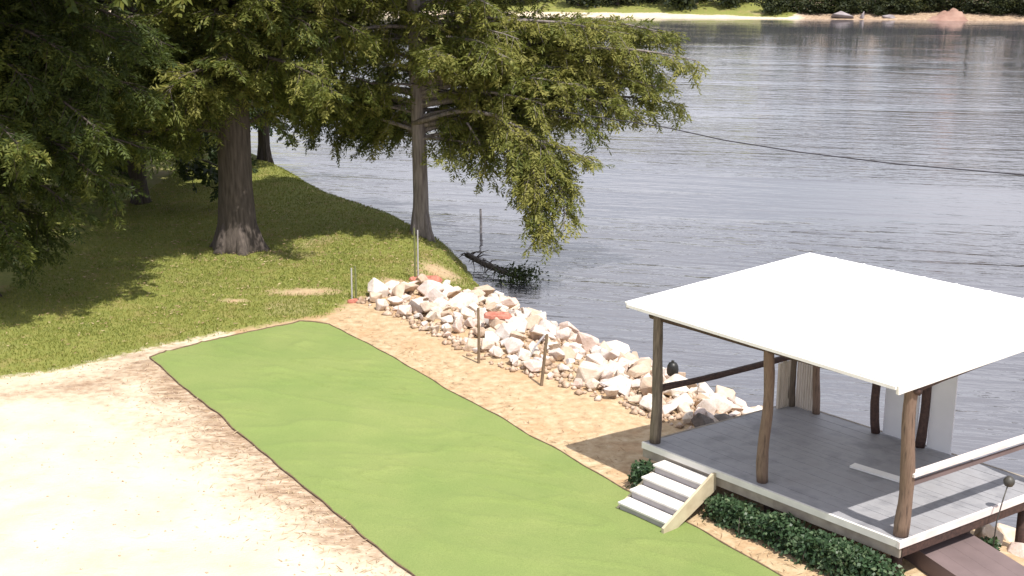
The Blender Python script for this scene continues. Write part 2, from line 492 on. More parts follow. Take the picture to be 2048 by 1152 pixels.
nb = 24
for i in range(nb):
    u0 = i * U_MAX / nb + .002; u1 = (i + 1) * U_MAX / nb - .002
    dz = random.uniform(-.002, .002)
    P = [D(0, u0, DZ - .035 + dz), D(S_MAX, u0, DZ - .035 + dz), D(S_MAX, u1, DZ - .035 + dz), D(0, u1, DZ - .035 + dz)]
    P += [p + Vector((0, 0, .035)) for p in P]
    MB().hexa(P).build("deck_board", M['deck'], pav)
def edge(s0, u0, s1, u1, z0, z1, th, name, mat):
    a = D(s0, u0, (z0 + z1) / 2); b = D(s1, u1, (z0 + z1) / 2)
    MB().bar(a, b, th, z1 - z0).build(name, mat, pav)
edge(-.03, -.022, S_MAX + .03, -.022, DZ - .10, DZ + .012, .045, "fascia", M['deck_edge'])
edge(-.02, -.0, S_MAX + .02, -.0, DZ - .26, DZ - .103, .05, "beam", M['beam'])
edge(S_MAX + .022, -.06, S_MAX + .022, U_MAX, DZ - .10, DZ + .010, .045, "fascia", M['pinkrail'])
edge(S_MAX, 0.04, S_MAX, U_MAX, DZ - .26, DZ - .103, .05, "beam", M['log_dark'])
edge(-.022, .03, -.022, U_MAX, DZ - .12, DZ + .004, .045, "fascia", M['beam'])
edge(0, U_MAX + .022, S_MAX, U_MAX + .022, DZ - .12, DZ + .004, .045, "fascia", M['beam'])
for s in (.4, 1.4, 2.4, 3.4, 4.4):
    edge(s, .05, s, U_MAX - .03, DZ - .2, DZ - .04, .05, "joist", M['beam'])
for s in (.25, 2.5, 4.9):
    for u in (.3, 1.9, 3.4):
        p = D(s, u, 0); g = gz(p.x, p.y)
        MB().tube([(p.x, p.y, g - .4), (p.x, p.y, DZ - .2)], .09, 8).build("pile", M['log_dark'], pav, True)

def log_post(s, u, ztop, r, mat, bend, name="post", zb=DZ):
    p0 = D(s, u, zb); pts = []; rad = []
    n = 14
    ph = random.uniform(0, 6)
    for i in range(n + 1):
        t = i / n
        w = math.sin(t * math.pi * bend[2] + ph) * bend[0] * math.sin(math.pi * t) ** .5
        w2 = math.cos(t * math.pi * bend[2] * .8 + ph) * bend[1] * math.sin(math.pi * t) ** .5
        pts.append((p0.x + w, p0.y + w2, zb - .0 + (ztop - zb) * t))
        rad.append(r * (1.12 - .2 * t + .09 * mnoise.noise((t * 5, ph, 0))))
    return MB().tube(pts, rad, 10, .05).build(name, mat, pav, True)
def roof_under(s, u): return 3.12 + .35 * (u + .45) / 4.45
log_post(.10, .14, 3.16, .09, M['log_grey'], (.015, .015, 1.2))
log_post(2.42, .20, 3.16, .09, M['log'], (.035, .02, 1.8))
log_post(5.02, .18, 3.16, .105, M['log'], (.04, .02, 1.6))
for s, r, bd, mt in ((.10, .075, (.03, .02, 1.5), 'log_grey'), (.67, .065, (.05, .02, 1.7), 'log'), (1.97, .075, (.075, .02, 1.1), 'log_dark'), (2.86, .08, (.05, .02, 1.4), 'log_dark'), (5.0, .08, (.03, .02, 1.5), 'log')):
    log_post(s, 3.5, roof_under(s, 3.5), r, M[mt], bd)

# roof: gently pitched sheet, low along the front
RL, RF = Vector((1.955, 21.69, 3.25)), Vector((5.42, 17.35, 3.25))
RB, RR = Vector((5.62, 23.88, 3.60)), Vector((9.25, 19.67, 3.60))
npan = 9
roof_panels = []
for i in range(npan):
    a, b = i / npan, (i + 1) / npan
    g = .0002
    q = [RL.lerp(RF, a + g), RL.lerp(RF, b - g), RB.lerp(RR, b - g), RB.lerp(RR, a + g)]
    P = [p - Vector((0, 0, .03)) for p in q] + q
    roof_panels.append(MB().hexa(P).build("roof_panel", M['roof'], pav))
for i in range(1, npan):
    a = RL.lerp(RF, i / npan); b = RB.lerp(RR, i / npan)
    MB().bar(a.lerp(b, .004) + Vector((0, 0, .010)), a.lerp(b, .996) + Vector((0, 0, .010)), .03, .02).build("roof_rib", M['roof'], roof_panels[i])
def roof_bar(a, b, w, h, dz, name, mat):
    MB().bar(a + Vector((0, 0, dz)), b + Vector((0, 0, dz)), w, h).build(name, mat, pav)
roof_bar(RF + (RR - RF) * .006, RR, .05, .13, -.098, "roof_fascia", M['white'])
roof_bar(RL + (RF - RL) * .01, RF - (RF - RL) * .0005, .04, .05, -.058, "roof_fascia", M['white'])
roof_bar(RL + (RB - RL) * .01, RB, .05, .10, -.083, "roof_fascia", M['beam'])
roof_bar(RB, RR, .05, .10, -.083, "roof_fascia", M['beam'])
for t in np.linspace(.04, .96, 9):
    a = RL.lerp(RF, t); b = RB.lerp(RR, t)
    MB().bar(a.lerp(b, .02) + Vector((0, 0, -.09)), a.lerp(b, .98) + Vector((0, 0, -.09)), .045, .10).build("rafter", M['beam'], pav)
# log beams under the rafters
def log_beam(a, b, r, mat, name="log_beam", sag=0.0, n=10):
    a = Vector(a); b = Vector(b); pts = []
    for i in range(n + 1):
        t = i / n
        p = a.lerp(b, t)
        pts.append(p + Vector((.012 * mnoise.noise((t * 4, a.x, 0)), 0, -sag * math.sin(math.pi * t) + .02 * mnoise.noise((t * 3, a.y, 2)))))
    return MB().tube(pts, [r * (1 + .12 * mnoise.noise((i * .7, a.x, 5))) for i in range(n + 1)], 8, .04).build(name, mat, pav, True)
log_beam(D(-.1, .17, 3.05), D(5.15, .17, 3.05), .075, M['log_dark'])
log_beam(D(.0, 3.5, 3.33), D(5.1, 3.5, 3.33), .07, M['log_dark'])
log_beam(D(.1, .1, 3.03), D(.1, 3.55, 3.33), .06, M['log_dark'])
log_beam(D(5.02, .1, 3.03), D(5.02, 3.55, 3.33), .06, M['log_dark'])
# rails
log_beam(D(.1, .14, DZ + 1.0), D(.1, 3.5, DZ + 1.0), .062, M['log_dark'], "handrail", .02)
log_beam(D(.1, 3.5, DZ + 1.0), D(.72, 3.5, DZ + .98), .055, M['log_dark'], "handrail", 0)
MB().bar(D(5.12, .16, DZ + 1.0), D(5.12, 3.55, DZ + .98), .13, .05).build("handrail", M['pinkrail'], pav)
MB().bar(D(5.12, .16, DZ + .86), D(5.12, 3.55, DZ + .84), .035, .07).build("lower_rail", M['brown'], pav)
# upright boards of the low screen at the back corner
for i in range(8):
    s = .19 + i * .0545
    MB().bar(D(s, 3.53, DZ), D(s, 3.53, DZ + .95 + random.uniform(-.03, .02)), .052, .016, (T.x, T.y, 0)).build("screen_board", M['board'], pav)
for i in range(6):
    u = 3.42 - i * .0545
    MB().bar(D(.08, u, DZ), D(.08, u, DZ + .93 + random.uniform(-.03, .02)), .052, .016, (B_.x, B_.y, 0)).build("screen_board", M['board'], pav)
# white sheet panels at the back
for s0, s1, h in ((2.07, 2.74, 1.75), (2.96, 3.42, 1.95)):
    a, b = D(s0, 3.56, 0), D(s1, 3.56, 0)
    wp = MB().bar(a + Vector((0, 0, DZ + h / 2 + .02)), b + Vector((0, 0, DZ + h / 2 + .02)), .03, h).build("wall_panel", M['panel'], pav)
    MB().bar(a + Vector((-.03, -.03, DZ)), a + Vector((-.03, -.03, DZ + h)), .04, .04).build("panel_frame", M['white'], wp)

# steps
st = thing("wooden_steps", "four pale wooden steps leading up from the green mat to the deck", "steps", D(1.08, -.5, 0))
NO = Vector((-.756, -.655, 0))
def Sx(s, o, z): return L0 + T * s + NO * o + Vector((0, 0, z))
s0, s1 = .52, 1.62
for k in range(4):
    z1 = .60 - .15 * k
    o0 = .05 + .28 * k; o1 = o0 + .30
    P = [Sx(s0, o1, z1 - .04), Sx(s1, o1, z1 - .04), Sx(s1, o0, z1 - .04), Sx(s0, o0, z1 - .04)]
    P += [p + Vector((0, 0, .04)) for p in P]
    MB().hexa(P).build("tread", M['step'], st, bevel=.006)
    zb = max(z1 - .15, -.02)
    P = [Sx(s0 + .03, o1 - .03, zb), Sx(s1 - .03, o1 - .03, zb), Sx(s1 - .03, o1 - .05, zb), Sx(s0 + .03, o1 - .05, zb)]
    P += [Vector((p.x, p.y, z1 - .042)) for p in P]
    MB().hexa(P).build("riser", M['riser'], st)
for s in (s0 - .03, s1 + .03):
    prof = [(.03, .72), (.12, .72), (1.30, .10), (1.30, -.03), (1.05, -.03), (.03, .42)]
    if s < s0: prof = [(.03, .55), (.30, .45), (1.16, .02), (1.16, -.03), (.95, -.03), (.03, .35)]
    w = .025
    V = [Sx(s - w, o, z) for o, z in prof] + [Sx(s + w, o, z) for o, z in prof]
    n = len(prof)
    F = [tuple(range(n)), tuple(range(2 * n - 1, n - 1, -1))] + [(i, (i + n), (i + 1) % n + n, (i + 1) % n) for i in range(n)]
    MB().add(V, F).build("stringer", M['stringer'], st)

# pale bar on the deck floor
a, b = Vector((5.72, 20.34, DZ + .022)), Vector((6.50, 19.58, DZ + .022))
pl = MB().bar(a, b, .17, .036).build("deck_bar", M['white'])
tag(pl, "long pale bar lying on the shaded deck floor", "plank")

# garden light at the deck's edge
gl = thing("garden_light", "dark round garden light on a thin stake at the deck's right edge", "light", (7.44, 18.36, DZ - .4))
MB().tube([(7.42, 18.34, DZ - .55), (7.46, 18.40, DZ - .1), (7.55, 18.48, DZ + .2), (7.63, 18.55, DZ + .42)], .011, 6).build("stake", M['metal_dark'], gl, True)
hd = MB()
c = Vector((7.66, 18.58, DZ + .49))
hd.tube([c + Vector((0, 0, dz)) for dz in (-.085, -.07, -.03, .02, .06, .085, .092)], [.025, .06, .083, .086, .06, .03, .005], 14)
hd.build("lamp_head", M['metal_dark'], gl, True)

# brown walkway running under the deck's corner
ww = thing("brown_walkway", "low brown wooden walkway running under the deck's front corner", "walkway", (6.9, 16.5, 0))
da = Vector((.37, -1.0, 0)).normalized(); dx = Vector((.94, .35, 0))
p0 = Vector((6.02, 18.62, 0))
for i in range(4):
    a0 = p0 + dx * (i * .285 + .001); a1 = p0 + dx * ((i + 1) * .285 - .001)
    P = [a0 + da * 4.6, a1 + da * 4.6, a1, a0]
    P = [p + Vector((0, 0, .262)) for p in P] + [p + Vector((0, 0, .302)) for p in P]
    MB().hexa(P).build("plank", M['brown'], ww)
for s in (0.02, 1.12):
    a0 = p0 + dx * s
    MB().bar(a0 + Vector((0, 0, -.10)), a0 + da * 4.6 + Vector((0, 0, -.10)), .04, .72).build("side_board", M['brown'], ww)

# ------------------------------------------------------------------ boulders
def rock_mesh(seed, pts=15):
    r = random.Random(seed)
    bm = bmesh.new()
    sx, sy, sz = r.uniform(.8, 1.25), r.uniform(.65, 1.0), r.uniform(.5, .8)
    for _ in range(pts):
        v = Vector((r.gauss(0, 1), r.gauss(0, 1), r.gauss(0, 1))).normalized() * r.uniform(.75, 1.15)
        bm.verts.new((v.x * sx, v.y * sy, v.z * sz))
    res = bmesh.ops.convex_hull(bm, input=list(bm.verts))
    bmesh.ops.delete(bm, geom=[e for e in res["geom_interior"] if isinstance(e, bmesh.types.BMVert)], context='VERTS')
    bmesh.ops.dissolve_limit(bm, angle_limit=R(14), verts=list(bm.verts), edges=list(bm.edges))
    bmesh.ops.bevel(bm, geom=list(bm.edges), offset=.05, segments=1, affect='EDGES')
    bmesh.ops.triangulate(bm, faces=[f for f in bm.faces if len(f.verts) > 4])
    me = bpy.data.meshes.new("rock"); bm.to_mesh(me); bm.free()
    me.materials.append(M['rock'])
    return me
rock_meshes = [rock_mesh(i, 11 + i % 6) for i in range(18)]
M['rock_dark'] = simple("dark_rock", (.045, .035, .030), (.15, .115, .095), 4, .5, (1, 1, 1), .5, .03)  # darker material for boulders near the deck's left edge
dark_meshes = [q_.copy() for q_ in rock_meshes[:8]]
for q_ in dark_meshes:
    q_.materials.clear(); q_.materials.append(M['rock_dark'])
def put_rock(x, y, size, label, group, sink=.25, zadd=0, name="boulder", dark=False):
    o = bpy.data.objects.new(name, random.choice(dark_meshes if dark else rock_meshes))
    s = size * .5
    o.scale = (s, s * random.uniform(.85, 1.1), s * random.uniform(.85, 1.15))
    o.location = (x, y, gz(x, y) + s * sink + zadd)
    o.rotation_euler = (random.uniform(-.5, .5), random.uniform(-.5, .5), random.uniform(0, 6.3))
    col.objects.link(o)
    return tag(o, label, "boulder", group)
LOW = np.array([(-4.6, 34.1), (-4.2, 33.5), (-2.85, 31.7), (-1.75, 30.1), (-.7, 28.5), (.6, 27.0), (1.7, 25.8), (2.6, 24.9), (3.6, 24.1), (5.2, 22.8)])
placed = []
tries = 0
while len(placed) < 282 and tries < 60000:
    tries += 1
    x, y = random.uniform(-4.6, 6.8), random.uniform(23.4, 39.5)
    dsh = -sdist([(x, y)], SHORE)[0]; dlow = sdist([(x, y)], LOW)[0]
    if not (-.25 < dsh < 7.5) or dlow < .08: continue
    if y > 35.2 and x < -4.35 + (y - 33.6) * .72: continue            # lawn side
    if sdist([(x, y)], LAWN)[0] > -.05: continue
    size = random.choice((.36, .42, .48, .55, .62, .70, .82)) * random.uniform(.85, 1.1)
    if dlow < .6: size *= .72
    if any((x - a) ** 2 + (y - b) ** 2 < ((size + s) * .30) ** 2 for a, b, s in placed): continue
    placed.append((x, y, size))
for x, y, s in placed:
    dsh = -sdist([(x, y)], SHORE)[0]; dlow = sdist([(x, y)], LOW)[0]
    if x > 2.4 and y < 27.2: lab, grp = "pale boulder beside the pavilion deck's left edge", "boulders beside the deck"
    elif s > .80: lab, grp = "largest size of pale boulder in the riprap pile on the bank", "largest riprap boulders"
    elif dsh < .55: lab, grp = "pale boulder at the waterline along the riprap's river side", "riprap boulders at the waterline"
    elif dlow < .7: lab, grp = "small pale boulder along the riprap's dirt side facing the mat", "riprap boulders along the dirt"
    else: lab, grp = "pale jagged boulder in the middle of the riprap pile", "riprap boulders in the middle of the pile"
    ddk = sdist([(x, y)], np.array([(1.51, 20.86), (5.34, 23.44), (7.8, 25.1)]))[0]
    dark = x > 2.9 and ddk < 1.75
    if dark: lab, grp = "dark boulder along the pavilion deck's left edge", "dark boulders along the deck"
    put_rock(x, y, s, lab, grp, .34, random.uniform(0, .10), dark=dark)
k = 0
right = []
for _ in range(4000):
    if len(right) >= 18: break
    x, y = random.uniform(7.0, 11.5), random.uniform(15.5, 20.8)
    q = Vector((x, y, 0)) - p0
    if -.2 < q.dot(dx) < 1.35: continue
    if q.dot(dx) < 0: continue
    dsh = -sdist([(x, y)], SHORE)[0]
    if not (-.2 < dsh < 4): continue
    size = random.uniform(.5, .95)
    if any((x - a) ** 2 + (y - b) ** 2 < ((size + s) * .36) ** 2 for a, b, s in right): continue
    right.append((x, y, size))
    put_rock(x, y, size, "pale boulder on the bank beside the brown walkway", "boulders beside the walkway", .25)

# small stones filling the gaps
n = 2600
V = []; F = []
cnt = 0
octa = np.array([(1, 0, 0), (0, 1, 0), (-1, 0, 0), (0, -1, 0), (0, 0, .8), (0, 0, -.8)])
of = np.array([(0, 1, 4), (1, 2, 4), (2, 3, 4), (3, 0, 4), (1, 0, 5), (2, 1, 5), (3, 2, 5), (0, 3, 5)])
PX = np.column_stack([rng.uniform(-4.8, 7, 16000), rng.uniform(23, 39.5, 16000)])
ok = (-sdist(PX, SHORE) > -.3) & (sdist(PX, LOW) > -.12) & (sdist(PX, LAWN) < -.05)
PX = PX[ok][:n]; PZ = ground_z(PX)
for (x, y), z in zip(PX, PZ):
    s = random.uniform(.03, .12)
    a = octa * s * rng.uniform(.6, 1.3, (6, 3))
    th = random.uniform(0, 6.3); ct, sn = math.cos(th), math.sin(th)
    a = np.column_stack([a[:, 0] * ct - a[:, 1] * sn, a[:, 0] * sn + a[:, 1] * ct, a[:, 2]])
    V.append(a + (x, y, z + s * .3)); F.append(of + cnt); cnt += 6
tag(link("rubble", mesh_np("rubble", np.concatenate(V), np.concatenate(F)), M['rubble']), "small pale stones between the riprap boulders", "rubble", kind="stuff")

# ------------------------------------------------------------------ leaves
def set_tint(me, tint):
    a = me.attributes.new("tint", 'FLOAT', 'POINT')
    a.data.foreach_set("value", np.asarray(tint, np.float32))

def nrm(a): return a / np.maximum(np.linalg.norm(a, axis=-1, keepdims=True), 1e-9)

def diamonds(P, Dr, N, ln, wd, tint):
    """one diamond leaf per row"""
    W = nrm(np.cross(Dr, N)) * wd[:, None]
    E = Dr * ln[:, None]
    V = np.stack([P, P + E * .42 + W, P + E, P + E * .42 - W], 1).reshape(-1, 3)
    F = np.arange(len(P) * 4).reshape(-1, 4)
    return V, F, np.repeat(tint, 4)

def sprays(P, Dr, L, tint, pairs=9, leaf=.12, width=.022, droop=.35, r=rng):
    N_ = len(P)
    up = np.array([0, 0, 1.0])
    S = nrm(np.cross(Dr, up) + 1e-6)
    roll = r.normal(0, .45, N_)[:, None]
    Nn = nrm(np.cross(S, Dr))
    S2 = S * np.cos(roll) + Nn * np.sin(roll)
    out = []
    for j in range(pairs):
        t = (j + .5) / pairs
        pos = P + Dr * (L * t)[:, None] - up * (droop * L * t * t)[:, None]
        for sg in (-1, 1):
            ld = nrm(Dr * .6 + S2 * (sg * .85) + np.column_stack([np.zeros(N_), np.zeros(N_), r.uniform(-.55, .05, N_)]) + r.normal(0, .16, (N_, 3)))
            ln = leaf * (1.15 - abs(t - .4)) * r.uniform(.7, 1.25, N_)
            nn = nrm(Nn + r.normal(0, .5, (N_, 3)))
            out.append(diamonds(pos + r.normal(0, .012, (N_, 3)), ld, nn, ln, np.full(N_, width) * r.uniform(.7, 1.3, N_), np.clip(tint + r.normal(0, .10, N_), 0, 1)))
    V = np.concatenate([o[0] for o in out]); Tn = np.concatenate([o[2] for o in out])
    return V, np.arange(len(V)).reshape(-1, 4), Tn

def limb_curve(a, b, arch, droop, r, n=10):
    a = np.array(a, float); b = np.array(b, float)
    t = np.linspace(0, 1, n + 1)[:, None]
    L = np.linalg.norm(b - a)
    p = a + (b - a) * t
    p[:, 2] += (arch * np.sin(np.pi * t[:, 0]) * L)
    p[:, 2] -= droop * L * np.clip(t[:, 0] - .7, 0, 1) ** 2 * 3
    side = nrm(np.cross(b - a, (0, 0, 1.0)))
    p += side * (np.sin(t * np.pi * 2 + r.uniform(0, 6)) * .03 * L) * np.sin(np.pi * t)
    return p

def cypress(name, label, trunk, limbs, group=None, leafmat='cypress', barkmat='bark', per_m=4.6, sec_len=(.55, 1.35), spray_step=.12, pairs=8, leaf=.185, width=.022,
            seed=1, tintc=.55, tdrop=.25, start=.22):
    """trunk: list of (x,y,z,r); limbs: list of dict(a, b, r, arch, droop, dens)"""
    r = np.random.default_rng(seed)
    base = Vector(trunk[0][:3])
    root = thing(name, label, "tree", base, group)
    tb = MB()
    n = 14
    pts = [Vector(q[:3]) for q in trunk]; rad = [q[3] for q in trunk]
    tb.tube(pts, rad, n, .06)
    # buttress flutes at the base
    for k in range(6):
        a = k * 1.047 + r.uniform(-.3, .3); R0 = rad[0]
        d = Vector((math.cos(a), math.sin(a), 0))
        tb.tube([base + d * R0 * 1.15 + Vector((0, 0, -.15)), base + d * R0 * .78 + Vector((0, 0, .35)), base + d * R0 * .55 + Vector((0, 0, 1.2))], [R0 * .26, R0 * .22, R0 * .10], 7)
    tb.build("trunk", M[barkmat], root, True)
    lb = MB()
    SP, SD, SL, ST = [], [], [], []
    UP = ([], [], [], [])
    for lm in limbs:
        p = limb_curve(lm['a'], lm['b'], lm.get('arch', .06), lm.get('droop', .12), r) if 'pts' not in lm else np.array(lm['pts'], float)
        if 'pts' in lm:   # resample smooth
            q = p; tt = np.linspace(0, len(q) - 1, 14); p = np.column_stack([np.interp(tt, np.arange(len(q)), q[:, k]) for k in range(3)])
        L = np.linalg.norm(np.diff(p, axis=0), axis=1).sum()
        r0 = lm.get('r', .03 + .012 * L)
        lb.tube(p, list(np.linspace(r0, .012, len(p))), 6)
        cum = np.concatenate([[0], np.cumsum(np.linalg.norm(np.diff(p, axis=0), axis=1))])
        upper = lm.get('up', False)
        ns = int(L * (3.4 if upper else per_m) * lm.get('dens', 1))
        for k in range(ns):
            t = lm.get('start', start) + (1 - lm.get('start', start)) * (k + r.uniform(0, 1)) / ns
            s = t * cum[-1]
            o = np.array([np.interp(s, cum, p[:, i]) for i in range(3)])
            o2 = np.array([np.interp(min(s + .2, cum[-1]), cum, p[:, i]) for i in range(3)]); o1 = np.array([np.interp(max(s - .2, 0), cum, p[:, i]) for i in range(3)])
            d = nrm(o2 - o1)
            ang = r.uniform(0, 6.28)
            sd = nrm(np.cross(d, (0, 0, 1.0))); ud = np.cross(sd, d)
            lat = sd * math.cos(ang) * 1.0 + ud * math.sin(ang) * .55
            dr = nrm(d * r.uniform(.25, .8) + lat * .9 + np.array([0, 0, -tdrop]))
            ln = r.uniform(*sec_len) * (1.15 - .55 * t) * lm.get('sec', 1)
            m_ = max(3, int(ln / (.22 if upper else spray_step)))
            tt = np.linspace(0, 1, 5)[:, None]
            q = o + dr * ln * tt + np.array([0, 0, -1.0]) * (.22 * ln * tt ** 2)
            lb.tube(q, [.012, .010, .008, .006, .004], 4)
            tn = np.clip(r.normal(tintc + lm.get('tint', 0), .17), 0, 1)
            u = (np.arange(m_) + r.uniform(0, 1, m_)) / m_
            pp = np.column_stack([np.interp(u, tt[:, 0], q[:, i]) for i in range(3)])
            sgn = np.where(np.arange(m_) % 2 == 0, 1, -1)[:, None]
            s3 = nrm(np.cross(dr, (0, 0, 1.0)))
            dd = nrm(dr * r.uniform(.4, 1.0, (m_, 1)) + s3 * sgn * r.uniform(.4, 1, (m_, 1)) + np.column_stack([r.normal(0, .2, m_), r.normal(0, .2, m_), r.uniform(-.6, .25, m_)]))
            ls_ = r.uniform(.25, .5, m_) * (1.2 - .5 * u)
            for q_, w_ in zip(UP if upper else (SP, SD, SL, ST), (pp, dd, ls_ * (1.5 if upper else 1), np.full(m_, tn))): q_.append(w_)
    lb.build("limbs", M[barkmat], root, True)
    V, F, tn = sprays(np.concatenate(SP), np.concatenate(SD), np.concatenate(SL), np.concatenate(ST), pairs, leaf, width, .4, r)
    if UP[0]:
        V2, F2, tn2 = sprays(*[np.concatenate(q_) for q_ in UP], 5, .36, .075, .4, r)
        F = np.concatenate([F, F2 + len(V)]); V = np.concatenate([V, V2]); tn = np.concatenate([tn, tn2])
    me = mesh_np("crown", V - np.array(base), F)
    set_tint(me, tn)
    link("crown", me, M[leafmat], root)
    return root, len(F)

def ring_limbs(cx, cy, z0, z1, n, len0, len1, r, dz=(-.6, .6), azim=None, up=False, tx=None, ty=None):
    out = []
    for i in range(n):
        t = i / max(n - 1, 1)
        z = z0 + (z1 - z0) * t
        a = i * 2.4 + r.uniform(-.4, .4) if azim is None else r.uniform(*azim)
        L = (len0 + (len1 - len0) * t) * r.uniform(.8, 1.15)
        out.append(dict(up=up, a=(cx if tx is None else tx, cy if ty is None else ty, z), b=(cx + math.cos(a) * L, cy + math.sin(a) * L, z + r.uniform(*dz)), arch=.05, droop=.18))
    return out

rr = np.random.default_rng(3)
# the slim cypress by the stake
tx, ty = -3.0, 41.8
tr = [(tx, ty, -.25, .38), (tx + .0, ty, .3, .28), (tx + .02, ty, 1.2, .25), (tx + .0, ty, 3, .24), (tx - .06, ty, 5, .22), (tx - .1, ty, 8, .2), (tx - .1, ty, 17.5, .05)]
T2 = [(5.6, 40.0, 6.0), (5.4, 40.8, 4.5), (4.4, 42.0, 6.5), (2.7, 40.0, 3.9), (1.9, 39.6, 5.2), (3.6, 40.6, 5.3), (-0.7, 40.2, 3.0), (-5.2, 42.0, 4.2), (-6.3, 41.0, 5.4), (-7.0, 43.0, 3.9), (-4.6, 40.2, 6.3),
      (-1.8, 39.3, 5.6), (-4.9, 44.0, 3.6), (0.4, 43.0, 5.2), (1.6, 41.0, 6.8), (3.0, 43.5, 5.0), (-6.2, 44.5, 4.4), (-1.0, 44.5, 4.4), (1.0, 39.4, 4.6), (.6, 41.6, 3.4), (2.9, 41.2, 6.2), (3.8, 39.6, 4.4), (-6.6, 42.0, 4.6), (-4.2, 41.0, 4.9), (-1.4, 42.6, 3.6), (-3.9, 43.6, 3.2), (-5.6, 42.6, 6.4), (.2, 40.0, 6.5), (2.2, 42.2, 4.0), (-2.6, 39.8, 7.0), (4.9, 41.5, 5.4), (-.4, 40.8, 4.2)]
limbs = []
for (x, y, z) in T2:
    far = math.hypot(x - tx, y - ty)
    zs = min(max(z - .10 * far + rr.uniform(-.2, .5), 3.1), 8)
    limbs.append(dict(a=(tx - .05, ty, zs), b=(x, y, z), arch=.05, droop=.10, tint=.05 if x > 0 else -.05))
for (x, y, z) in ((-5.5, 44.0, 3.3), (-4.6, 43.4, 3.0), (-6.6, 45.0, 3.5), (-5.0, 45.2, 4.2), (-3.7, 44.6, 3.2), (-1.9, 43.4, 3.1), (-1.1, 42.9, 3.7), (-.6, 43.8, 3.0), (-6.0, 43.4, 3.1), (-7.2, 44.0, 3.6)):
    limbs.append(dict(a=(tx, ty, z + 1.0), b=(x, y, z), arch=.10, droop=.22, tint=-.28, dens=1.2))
for (x, y, z) in ((2.4, 40.4, 5.9), (3.4, 41.6, 4.6), (4.3, 40.8, 5.8), (1.4, 40.2, 5.6), (5.1, 41.6, 6.6), (2.0, 41.4, 5.0), (.9, 40.4, 5.2), (3.2, 40.0, 6.7), (4.6, 40.2, 5.1), (1.2, 42.0, 6.4), (-.2, 40.2, 5.8), (-1.6, 40.0, 6.4)):
    limbs.append(dict(a=(tx, ty, z - .3), b=(x, y, z), arch=.05, droop=.10, tint=.08, start=.35))
limbs.append(dict(pts=[(-3.2, 41.7, 3.6), (-1.6, 40.6, 4.2), (-.4, 39.8, 4.1), (.4, 39.2, 3.3), (.8, 38.8, 2.0), (1.0, 38.5, .75)], r=.09, start=.45, dens=1.7, sec=.95, tint=.1))
limbs.append(dict(pts=[(-.5, 39.9, 4.1), (.6, 39.4, 3.6), (1.4, 39.1, 2.8), (1.8, 39.0, 2.0)], r=.05, start=.2, dens=1.5, sec=.8, tint=.12))
limbs.append(dict(pts=[(-.5, 39.9, 4.0), (0, 39.6, 3.1), (.2, 39.4, 2.4), (.35, 39.3, 1.8)], r=.04, start=.2, dens=1.3, sec=.7, tint=.0))
limbs.append(dict(pts=[(.2, 39.5, 3.6), (1.0, 39.1, 2.9), (1.5, 38.8, 2.0), (1.6, 38.6, 1.2)], r=.045, start=.2, dens=1.5, sec=.85, tint=.08))
limbs.append(dict(pts=[(-.2, 39.7, 3.7), (.3, 39.3, 2.9), (.5, 39.1, 2.1), (.6, 39.0, 1.4)], r=.04, start=.2, dens=1.4, sec=.8, tint=.02))
limbs.append(dict(pts=[(-.6, 39.9, 3.9), (.4, 39.5, 3.5), (1.5, 39.2, 3.2), (2.4, 39.0, 2.9)], r=.045, start=.2, dens=1.4, sec=.8, tint=.08))
limbs.append(dict(pts=[(-1.4, 40.5, 3.8), (-.9, 40.2, 3.0), (-.7, 40.0, 2.3)], r=.04, start=.15, dens=1.4, sec=.7, tint=-.05))
limbs += ring_limbs(tx - .1, ty + .4, 5.4, 8.4, 18, 4.2, 3.8, rr, tx=tx, ty=ty)
limbs += ring_limbs(tx - .3, ty + 1.6, 8.6, 17, 60, 5.6, 1.6, rr, up=True, tx=tx - .1, ty=ty)
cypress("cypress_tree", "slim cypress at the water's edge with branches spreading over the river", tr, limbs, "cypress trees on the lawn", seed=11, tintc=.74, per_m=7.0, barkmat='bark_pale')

# the broad cypress on the lawn
bx, by = -8.55, 39.6
tr = [(bx, by, -.2, .86), (bx, by, .25, .72), (bx, by, .8, .60), (bx + .02, by, 2, .53), (bx + .05, by, 4, .50), (bx + .05, by, 7, .46), (bx, by, 18, .1)]
T1 = [(-11.0, 37.6, 4.6), (-11.8, 36.6, 3.6), (-9.3, 37.2, 5.7), (-8.0, 37.8, 6.7), (-6.6, 38.4, 6.6), (-6.0, 38.8, 5.3), (-10.4, 38.0, 6.8), (-5.4, 38.8, 7.0), (-12.2, 39.2, 4.4), (-13.0, 38.4, 5.4), (-10.0, 36.6, 4.8),
      (-7.4, 38.2, 5.6), (-5.2, 40.8, 4.6), (-12.4, 41.5, 3.6), (-6.2, 42.2, 4.2), (-9.4, 37.0, 4.9), (-11.4, 37.2, 5.8), (-7.0, 39.0, 4.9), (-9.9, 37.6, 6.2), (-8.6, 37.2, 5.2), (-12.8, 37.4, 4.0)]
limbs = []
for (x, y, z) in T1:
    far = math.hypot(x - bx, y - by)
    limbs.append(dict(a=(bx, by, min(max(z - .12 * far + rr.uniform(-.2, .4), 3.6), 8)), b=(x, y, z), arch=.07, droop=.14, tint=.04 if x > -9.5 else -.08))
limbs += ring_limbs(bx, by + .6, 5.2, 8.4, 20, 4.6, 4.2, rr, tx=bx, ty=by)
limbs += ring_limbs(bx, by + 1.5, 8.6, 17.5, 64, 6.2, 1.8, rr, up=True, tx=bx, ty=by)
